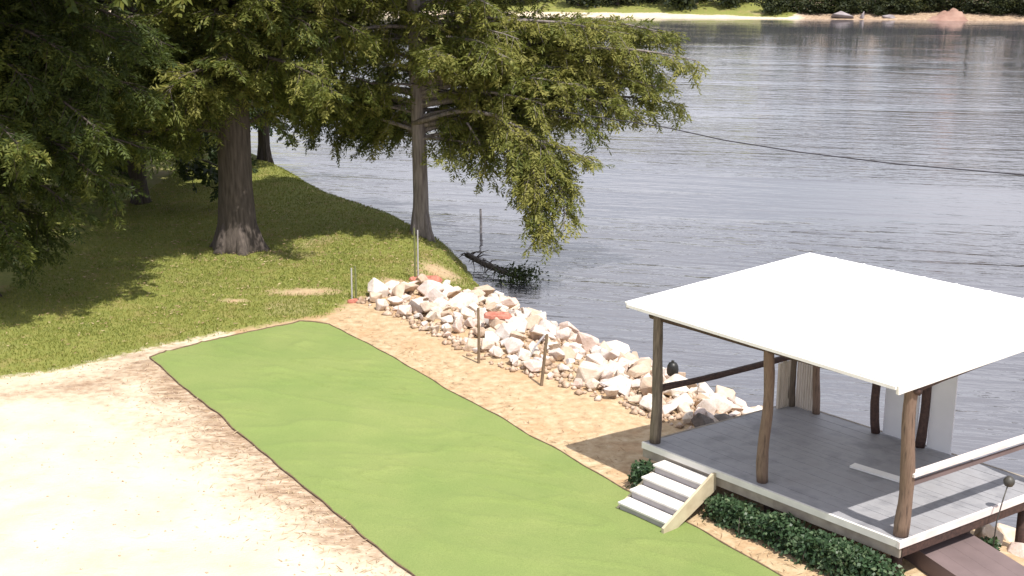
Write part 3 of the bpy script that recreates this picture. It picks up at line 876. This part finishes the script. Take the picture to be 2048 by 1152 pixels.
for (x, y, z) in ((-6.8, 36.4, 7.8), (-7.6, 36.8, 6.9), (-8.2, 36.6, 7.4), (-6.2, 36.5, 8.6), (-5.6, 37.0, 9.2), (-7.2, 36.0, 9.0), (-8.8, 36.2, 8.2), (-6.4, 37.4, 7.6), (-7.9, 36.2, 6.2), (-6.9, 36.9, 10)):
    limbs.append(dict(a=(bx, by, z - .4), b=(x, y, z), arch=.06, droop=.12, dens=.9, up=z > 8))
cypress("cypress_tree", "broad dark-trunked cypress standing on the shaded lawn", tr, limbs, "cypress trees on the lawn", seed=12, tintc=.60, per_m=7.0)

# the cypress at the left edge
cx, cy = -14.6, 33.8
tr = [(cx, cy, -.2, .7), (cx, cy, .5, .58), (cx, cy, 3, .46), (cx, cy, 7, .36), (cx, cy, 15.5, .08)]
T0 = [(-11.6, 31.2, 4.4), (-11.0, 32.0, 2.9), (-12.3, 32.8, 1.5), (-12.2, 30.8, 2.4), (-9.8, 31.2, 5.0), (-10.2, 33.0, 3.4), (-9.2, 33.0, 6.8), (-10.3, 31.4, 6.6), (-11.3, 30.8, 6.2), (-10.6, 34.8, 4.4), (-12.6, 31.4, 3.4), (-9.6, 34.4, 5.6),
      (-10.4, 32.0, 3.9), (-12.9, 30.6, 5.2), (-11.2, 36.0, 3.2), (-12.0, 33.4, 2.0), (-11.4, 31.6, 5.4), (-10.0, 32.2, 6.0), (-9.0, 34.2, 7.0), (-13.0, 31.6, 1.9)]
limbs = []
for (x, y, z) in T0:
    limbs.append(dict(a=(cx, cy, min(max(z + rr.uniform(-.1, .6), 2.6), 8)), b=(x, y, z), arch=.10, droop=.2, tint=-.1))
limbs += ring_limbs(cx, cy, 4.2, 8.6, 26, 5.2, 4.6, rr)
limbs += ring_limbs(cx + 1.6, cy - 1.8, 9.0, 15, 60, 5.2, 2.0, rr, up=True, tx=cx, ty=cy)
limbs += ring_limbs(cx + 3.0, cy - 3.4, 9.2, 12, 26, 3.2, 2.4, rr, up=True, tx=cx, ty=cy)
cypress("cypress_tree", "cypress at the left edge with low drooping dark branches", tr, limbs, "cypress trees on the lawn", seed=13, tintc=.36, per_m=8.2)  # leaf tint lowered, putting this crown's shade into the colour

# shaded trees further along the bank
BG = [(-10.9, 56.8, 10, .26, "slender dark tree right behind the broad cypress by the water"),
      (-15.5, 52.0, 11, .32, "dark leafy tree behind the gap left of the broad cypress"),
      (-20.5, 47.0, 12, .36, "dark leafy tree deep in the shade at the far left"),
      (-14.5, 63.0, 11, .3, "dark leafy tree farthest back along the bank"),
      (-13.6, 46.8, 13, .28, "dark leafy tree close behind the broad cypress on its left"),
      (-18.2, 43.2, 13, .3, "dark leafy tree between the left-edge cypress and the deep shade"),
      (-21.5, 57.0, 12, .36, "dark leafy tree behind the others on the upper left")]
for i, (x, y, h, r0, lab) in enumerate(BG):
    r = np.random.default_rng(40 + i)
    g = gz(x, y)
    trk = [(x, y, g - .2, r0 * 1.3), (x, y, g + .6, r0), (x + .1, y, g + h * .5, r0 * .7), (x, y, g + h, .05)]
    lim = ring_limbs(x, y, g + (1.9 if i else 2.6), g + h - 1, 34, 4.4, 1.4, r, (-1.3, .5))
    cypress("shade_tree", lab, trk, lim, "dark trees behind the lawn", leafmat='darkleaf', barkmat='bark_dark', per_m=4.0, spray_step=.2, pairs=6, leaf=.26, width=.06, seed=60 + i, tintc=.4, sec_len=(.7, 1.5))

# ------------------------------------------------------------------ far shore
def blob_tree(name, seed, h, rad, dens, leafsize):
    r = np.random.default_rng(seed)
    C_ = []
    for _ in range(34):
        z = r.uniform(.12, 1.0); a = r.uniform(0, 6.28)
        rr_ = rad * (math.sin(math.pi * min(z * .85 + .12, 1)) ** .6) * r.uniform(.35, 1.0)
        C_.append((rr_ * math.cos(a), rr_ * math.sin(a), z * h))
    C_ = np.array(C_)
    P = np.repeat(C_, dens, 0) + r.normal(0, rad * .17, (len(C_) * dens, 3))
    P[:, 2] = np.maximum(P[:, 2], .15)
    n = len(P)
    tint = np.clip(np.repeat(r.normal(.45, .2, len(C_)), dens) + r.normal(0, .12, n), 0, 1)
    V, F, tn = diamonds(P, nrm(r.normal(0, 1, (n, 3)) + (0, 0, -.3)), nrm(r.normal(0, 1, (n, 3)) + (0, 0, .8)), r.uniform(.6, 1.3, n) * leafsize, r.uniform(.2, .4, n) * leafsize, tint)
    me = mesh_np("crown", V, F); set_tint(me, tn); me.materials.append(M['farleaf'])
    tb = MB(); tb.tube([(0, 0, -.3), (.1, 0, h * .35), (0, .1, h * .8)], [.28, .2, .05], 7)
    for k in range(6):
        a = r.uniform(0, 6.28); z = h * r.uniform(.2, .5)
        tb.tube([(0, 0, z), (math.cos(a) * rad * .4, math.sin(a) * rad * .4, z + h * .12), (math.cos(a) * rad * .7, math.sin(a) * rad * .7, z + h * .2)], [.1, .07, .03], 5)
    return me, tb
protos = [blob_tree("far", 100 + i, h, rad, 46, .55) for i, (h, rad) in enumerate(((12, 3.8), (10, 3.6), (14, 4.0), (4.4, 3.0)))]
trunk_mes = []
for me, tb in protos:
    t_ = bpy.data.meshes.new("trunk"); t_.from_pydata([tuple(v) for v in tb.v], [], tb.f); t_.materials.append(M['bark_dark']); trunk_mes.append(t_)
rf = random.Random(5)
for i in range(30):
    x = -28 + i * 3.7 + rf.uniform(-1, 1)
    row = i % 2
    y = float(FAR_Y(np.array([x]))[0]) + (7.5 if x < 40 else 5.2) + row * 3.0 + rf.uniform(-.8, .8)
    k = (rf.choice((0, 1, 2)) if row else rf.choice((0, 1))) if x > 40 else 3
    s = rf.uniform(.85, 1.1) * min(max((x - 18) / 44, .45), 1.15) if x > 40 else rf.uniform(.9, 1.35)
    z = gz(x, y)
    t = thing("far_tree", "dark leafy tree on the far shore around the red clay" if x > 40 else "low leafy tree above the sandy part of the far shore", "tree", (x, y, z), "dark trees along the far shore" if x > 40 else "low trees above the far sand")
    t.rotation_euler.z = rf.uniform(0, 6.28); t.scale = (s, s, s)
    link("trunk", trunk_mes[k], None, t); link("crown", protos[k][0], None, t)
for j, x in enumerate((36.5, 39.4, 42.2, 44.4, 46.6, 48.6, 50.6, 52.6, 54.4, 56.4, 58.2, 60.2, 62.4, 64.6, 66.6, 68.6, 70.8, 73)):
    y = float(FAR_Y(np.array([x]))[0]) + (3.2 if not 55 < x < 63 else 5.6) + (j % 2) * 1.2 + rf.uniform(-.3, .5)
    t = thing("far_bush", "dark bush hanging over the far shoreline", "bush", (x, y, gz(x, y) - .2), "dark bushes on the far shoreline")
    t.rotation_euler.z = j * 1.1; s = rf.uniform(.6, .9); t.scale = (s, s, s * .8)
    link("crown", protos[3][0], None, t)
# red clay slump and rocks on the far shore
x0 = 59.0; y0 = float(FAR_Y(np.array([x0]))[0]) + .4
g = np.meshgrid(np.linspace(-3.4, 3.0, 22), np.linspace(-1.6, 3.6, 16))
X, Y = g[0].ravel(), g[1].ravel()
hgt = np.where(X < 1.7, np.clip((X + 3.4) / 5.1, 0, 1) ** .9, np.clip((3.0 - X) / 1.2, 0, 1)) * np.clip((Y + 1.6) / 2.4, 0, 1) * np.clip((3.6 - Y) / 1.0, 0, 1) * 1.55
hgt *= 1 + .3 * vnoise(X, Y, .9, 2) + .25 * vnoise(X, Y, 2.1, 4)
ii = (np.arange(15)[:, None] * 22 + np.arange(21)[None, :]).ravel()
cl = link("clay_slope", mesh_np("clay_slope", np.column_stack([X + x0, Y + y0, hgt - 1.35]), np.stack([ii, ii + 1, ii + 23, ii + 22], 1)), M['clay'], None, True)
tag(cl, kind="structure")
farrock = [rm_.copy() for rm_ in rock_meshes[:3]]
for fm in farrock:
    fm.materials.clear(); fm.materials.append(M['farrock'])
for (x, s, lab, k) in ((45.4, 2.6, "large grey boulder on the far shore, left of the red clay slope", 0), (48.4, 2.0, "smaller grey boulder beside the large one on the far shore", 1), (51.6, 1.5, "low grey boulder nearest the red clay on the far shore", 2)):
    y = float(FAR_Y(np.array([x]))[0]) + .3
    o = bpy.data.objects.new("far_boulder", farrock[k]); o.location = (x, y + .7, WATER + .35); o.scale = (s * .62, s * .5, s * .5); o.rotation_euler = (0, 0, k * 1.3)
    col.objects.link(o); tag(o, lab, "boulder", "boulders on the far shore")

# ------------------------------------------------------------------ stakes and small things on the bank
def stake(x, y, zb, zt, r, mat, lab, lean=(0, 0), cap=None, name="fence_stake"):
    t = thing(name, lab, "stake", (x, y, zb))
    MB().tube([(x, y, zb - .25), (x + lean[0] * .5 + .01, y + lean[1] * .5, (zb + zt) / 2), (x + lean[0], y + lean[1], zt)], [r, r * .95, r * .85], 6).build("shaft", M[mat], t)
    if cap:
        MB().tube([(x + cap, y, zb - .2), (x + cap + .01, y, zt - .06)], r * .7, 6).build("brace", M['stake_pale'], t)
    return t
stake(-4.18, 33.58, gz(-4.18, 33.58), .92, .028, 'stake_green', "short green stake at the lawn corner beside the riprap", cap=-.11)
stake(-2.81, 36.46, gz(-2.81, 36.46), 1.32, .030, 'stake_green', "tall slim stake below the slim cypress trunk", cap=.09)
stake(-.76, 28.16, gz(-.76, 28.16), 1.30, .034, 'stake', "tall brown stake at the riprap's lower edge, nearer the cypress")
stake(.61, 26.52, gz(.61, 26.52), 1.18, .036, 'stake', "leaning brown stake at the riprap's lower edge, nearer the pavilion", (.14, 0))
stake(.30, 28.6, gz(.3, 28.6), .50, .026, 'stake_pale', "thin pale stick leaning over the riprap boulders", (.45, 0.05))
stake(-1.16, 47.2, WATER - .2, -.30, .05, 'riser', "pale thin pole standing in the water behind the slim cypress", name="water_pole")
def slab(x, y, z, sx, sy, rot, lab):
    r = random.Random(int(x * 100))
    n = 9
    V = []
    for zz in (0, .07):
        for k in range(n):
            a = 6.283 * k / n
            q = 1 + r.uniform(-.18, .18) if zz == 0 else 1
            V.append((math.cos(a) * sx * (.9 if zz else 1), math.sin(a) * sy * (.9 if zz else 1), zz + .02 * math.sin(3 * a)))
    F = [tuple(range(n - 1, -1, -1)), tuple(range(n, 2 * n))] + [(k, (k + 1) % n, (k + 1) % n + n, k + n) for k in range(n)]
    me = bpy.data.meshes.new("red_slab"); me.from_pydata(V, [], F)
    o = link("red_slab", me, M['red']); o.location = (x, y, z); o.rotation_euler = (.12, .05, rot)
    tag(o, lab, "slab")
slab(-2.5, 36.4, gz(-2.5, 36.4) + .08, .52, .30, .3, "flat red slab at the foot of the slim stake")
slab(-.36, 31.0, gz(-.36, 31) + .38, .36, .2, .1, "flat red slab lying among the riprap boulders")
slab(-4.22, 33.3, gz(-4.22, 33.3) - .02, .2, .13, .8, "small reddish slab by the corner of the green mat")

bc = thing("black_tub", "small black rounded tub behind the dark handrail among the boulders", "tub", (3.72, 28.6, gz(3.72, 28.6) + .3))
z0 = gz(3.72, 28.6) + .3
MB().tube([(3.72, 28.6, z0 + q) for q in (0, .05, .15, .24, .30, .33)], [.10, .135, .14, .125, .09, .03], 12).build("body", M['black'], bc, True)
MB().tube([(3.72, 28.6, z0 + .32), (3.72, 28.6, z0 + .36)], .035, 8).build("lid", M['black'], bc, True)

# driftwood tangle at the water's edge
dw = thing("driftwood_tangle", "dark tangle of driftwood branches lying in the shallows", "driftwood", (-.4, 40.4, WATER))
rd = random.Random(9)
db = MB()
ax = [(-1.5, 42.2, -.85), (-.9, 41.3, -.95), (-.3, 40.5, -1.0), (.35, 39.9, -1.12)]
db.tube(ax, [.10, .09, .08, .04], 7)
for k in range(70):
    t = rd.uniform(0, 1); i = min(int(t * 3), 2); f_ = t * 3 - i
    p = Vector(ax[i]).lerp(Vector(ax[i + 1]), f_)
    d = Vector((rd.gauss(.2, .6), rd.gauss(-.2, .6), rd.uniform(-.25, .4))).normalized()
    L = rd.uniform(.2, .62)
    db.tube([p, p + d * L * .5 + Vector((0, 0, .03)), p + d * L + Vector((0, 0, -.1))], [.028, .02, .006], 5)
db.build("branches", M['drift'], dw, True)
n = 700
r = np.random.default_rng(77)
P = np.column_stack([r.normal(.25, .35, n), r.normal(40.0, .4, n), r.uniform(-1.15, -.75, n)])
V, F, tn = diamonds(P, nrm(r.normal(0, 1, (n, 3))), nrm(r.normal(0, 1, (n, 3)) + (0, 0, 1)), r.uniform(.08, .16, n), np.full(n, .028), np.clip(r.normal(.4, .2, n), 0, 1))
me = mesh_np("leaves", V - np.array(dw.location), F); set_tint(me, tn); link("leaves", me, M['darkleaf'], dw)

# dark streak over the water, built as a sagging line
pts = [(-3.2, 41.6, 4.9), (.5, 40.1, 4.35), (4.5, 38.0, 4.0), (5.9, 36.0, 3.92), (7.6, 34.0, 3.9), (9.6, 32.0, 3.92), (12.0, 30.0, 4.0), (18, 25, 4.5), (30, 15, 6.2)]
tag(MB().tube(pts, .016, 6).build("dark_line", M['dark_line'], None, True), "thin dark line sagging across the water from the cypress", "dark_line")

# ------------------------------------------------------------------ ivy and shrub by the deck
def leaf_clump(name, label, cat, segs, n, leaf, mat, seed, loc, stems=30):
    r = np.random.default_rng(seed)
    root = thing(name, label, cat, loc)
    P = []
    for _ in range(n):
        (a, b, rad, h) = segs[r.integers(len(segs))]
        t = r.uniform(0, 1)
        c_ = np.array(a) * (1 - t) + np.array(b) * t
        hh = h * r.uniform(.0, 1) ** .7 * (.75 + .35 * mnoise.noise((c_[0] * 2.2, c_[1] * 2.2, seed)) + .1)
        q = r.normal(0, 1, 2); q = q / np.linalg.norm(q) * rad * math.sqrt(r.uniform(.1, 1)) * (1.1 - .5 * hh / h)
        P.append((c_[0] + q[0], c_[1] + q[1], c_[2] + hh))
    P = np.array(P)
    tint = np.clip(.5 + .28 * np.array([mnoise.noise(tuple(p * 3)) for p in P]) + r.normal(0, .2, n), 0, 1)
    dr = nrm(r.normal(0, 1, (n, 3)) + (-.35, -.45, -.5))
    nn = nrm(r.normal(0, .6, (n, 3)) + (-.2, -.4, .8))
    V, F, tn = diamonds(P, dr, nn, r.uniform(.7, 1.3, n) * leaf, r.uniform(.28, .42, n) * leaf, tint)
    me = mesh_np("foliage", V - np.array(loc), F); set_tint(me, tn)
    link("foliage", me, M[mat], root)
    sb = MB()
    for _ in range(stems):
        (a, b, rad, h) = segs[r.integers(len(segs))]; t = r.uniform(0, 1)
        c_ = Vector(a).lerp(Vector(b), t) + Vector((r.uniform(-rad, rad) * .6, r.uniform(-rad, rad) * .6, -.05))
        sb.tube([c_, c_ + Vector((r.normal(0, .05), r.normal(0, .05), h * .4)), c_ + Vector((r.normal(0, .1), r.normal(0, .1), h * .8))], [.012, .009, .004], 5)
    sb.build("stems", M['bark_dark'], root, True)
    return root
def gp(s, o):
    p = Sx(s, o, 0); return (p.x, p.y, gz(p.x, p.y))
leaf_clump("ivy_hedge", "dense dark green ivy growing along the deck's front edge", "hedge",
           [(gp(1.78, .2), gp(2.6, .2), .22, .52), (gp(2.5, .22), gp(3.5, .24), .26, .50), (gp(3.4, .24), gp(4.4, .26), .28, .50), (gp(4.2, .28), gp(5.25, .30), .34, .52)],
           8200, .078, 'ivy', 5, gp(3.5, .2), 60)
leaf_clump("leafy_shrub", "small dark green shrub left of the wooden steps", "shrub", [(gp(.08, .18), gp(.40, .2), .24, .55)], 1300, .08, 'ivy', 6, gp(.25, .15), 14)
leaf_clump("bank_weeds", "small green weed clump among the boulders beside the walkway", "weed", [((7.62, 19.0, gz(7.62, 19.0)), (7.7, 19.1, gz(7.7, 19.1)), .14, .3)], 160, .09, 'ivy', 8, (7.65, 19.05, gz(7.65, 19.05)), 5)

# ------------------------------------------------------------------ grass and litter
n = 90000
PX = np.column_stack([rng.uniform(-14, 0, n * 2), rng.uniform(26, 56, n * 2)])
sdl = sdist(PX, LAWN); sh = -sdist(PX, SHORE)
gl_sd = np.ones(len(PX))
for ex, ey, ea, eb in ((-5.7, 34.4, 1.25, .5), (-3.3, 35.6, .7, .7), (-7.4, 33.4, .5, .25), (-2.2, 38.5, .9, 1.2)):
    gl_sd = np.minimum(gl_sd, np.hypot((PX[:, 0] - ex) / ea, (PX[:, 1] - ey) / eb) - .9)
ok = (sdl > rng.normal(.1, .15, len(PX))) & (gl_sd > rng.uniform(-.5, .15, len(PX))) & (sh > .15) & (rng.uniform(0, 1, n * 2) < np.clip(.25 + .9 * np.exp(-sdl / 2.5) + .4, 0, 1))
PX = PX[ok][:n]; PZ = ground_z(PX, True); k = len(PX)
dr = nrm(np.column_stack([rng.normal(0, .55, k), rng.normal(0, .55, k), np.ones(k)]))
nn = nrm(np.column_stack([rng.normal(0, 1, (k, 2)), np.zeros(k)]))
pt = np.clip(.5 + .35 * vnoise(PX[:, 0], PX[:, 1], .8, 4) + rng.normal(0, .18, k), 0, 1)
V, F, tn = diamonds(np.column_stack([PX, PZ - .01]), dr, nn, rng.uniform(.04, .11, k), np.full(k, .009), pt)
me = mesh_np("grass", V, F); set_tint(me, tn)
tag(link("lawn_grass", me, M['grass']), "short green and straw-coloured grass of the lawn", "grass", kind="stuff")

n = 2600
side = rng.uniform(0, 1, n)
t = rng.uniform(0, 1, n)
Lp = MATL[0] + (MATL[1] - MATL[0]) * t[:, None] + np.array([-.84, -.54]) * (np.abs(rng.normal(0, .7, n)) + .03)[:, None]
Rp = MATR[0] + (MATR[1] - MATR[0]) * t[:, None] + np.array([.84, .54]) * (np.abs(rng.normal(0, .6, n)) + .05)[:, None]
PX = np.where((side < .6)[:, None], Lp, Rp)
PZ = ground_z(PX)
a = rng.uniform(0, 6.28, n)
V, F, tn = diamonds(np.column_stack([PX, PZ + .012]), nrm(np.column_stack([np.cos(a), np.sin(a), rng.normal(.05, .12, n)])), nrm(rng.normal(0, .4, (n, 3)) + (0, 0, 1)), rng.uniform(.06, .24, n), np.full(n, .007), rng.uniform(0, 1, n))
me = mesh_np("litter", V, F); set_tint(me, tn)
tag(link("dead_straw", me, M['straw']), "dead straw and needles scattered along the mat's edges", "straw", kind="stuff")
# fallen needles and leaves on the lawn
n = 5200
PX = np.column_stack([rng.uniform(-14, -1, n * 3), rng.uniform(27, 50, n * 3)])
dt = np.minimum(np.hypot(PX[:, 0] + 8.5, PX[:, 1] - 39), np.hypot(PX[:, 0] + 3, PX[:, 1] - 41.5))
pn = vnoise(PX[:, 0], PX[:, 1], .7, 12)
ok = (sdist(PX, LAWN) > .1) & (-sdist(PX, SHORE) > .3) & (rng.uniform(0, 1, n * 3) < .10 + .5 * np.exp(-dt / 2.2) + .5 * np.clip(pn, 0, 1))
PX = PX[ok][:n]; k = len(PX); a = rng.uniform(0, 6.28, k)
V, F, tn = diamonds(np.column_stack([PX, ground_z(PX) + .05]), nrm(np.column_stack([np.cos(a), np.sin(a), rng.normal(0, .15, k)])), nrm(rng.normal(0, .4, (k, 3)) + (0, 0, 1)), rng.uniform(.06, .17, k), np.full(k, .014), rng.uniform(0, .8, k))
me = mesh_np("leaf_litter", V, F); set_tint(me, tn)
tag(link("leaf_litter", me, M['straw']), "fallen brown needles and leaves on the lawn", "leaf litter", kind="stuff")

# grit on the sand
PX = np.column_stack([rng.uniform(-12.5, 0, 9000), rng.uniform(16, 31, 9000)])
ok = (sdist(PX, LAWN) < -.05) & (sdist(PX, MATL) < -.05)
wgt = .12 + .8 * np.exp(-np.abs(sdist(PX, MATL)) / 1.1) + .7 * np.exp(-np.abs(sdist(PX, LAWN)) / .8)
PX = PX[ok & (rng.uniform(0, 1, len(PX)) < wgt)][:900]; PZ = ground_z(PX)
V = []; F = []; cnt = 0
for (x, y), z_ in zip(PX, PZ):
    q = random.uniform(.008, .025)
    V.append(octa * q * rng.uniform(.6, 1.3, (6, 3)) + (x, y, z_ + q * .25)); F.append(of + cnt); cnt += 6
tag(link("grit", mesh_np("grit", np.concatenate(V), np.concatenate(F)), M['rubble']), "small stones scattered over the pale sand", "grit", kind="stuff")
print("faces", sum(len(o.data.polygons) for o in scene.objects if o.type == 'MESH'))
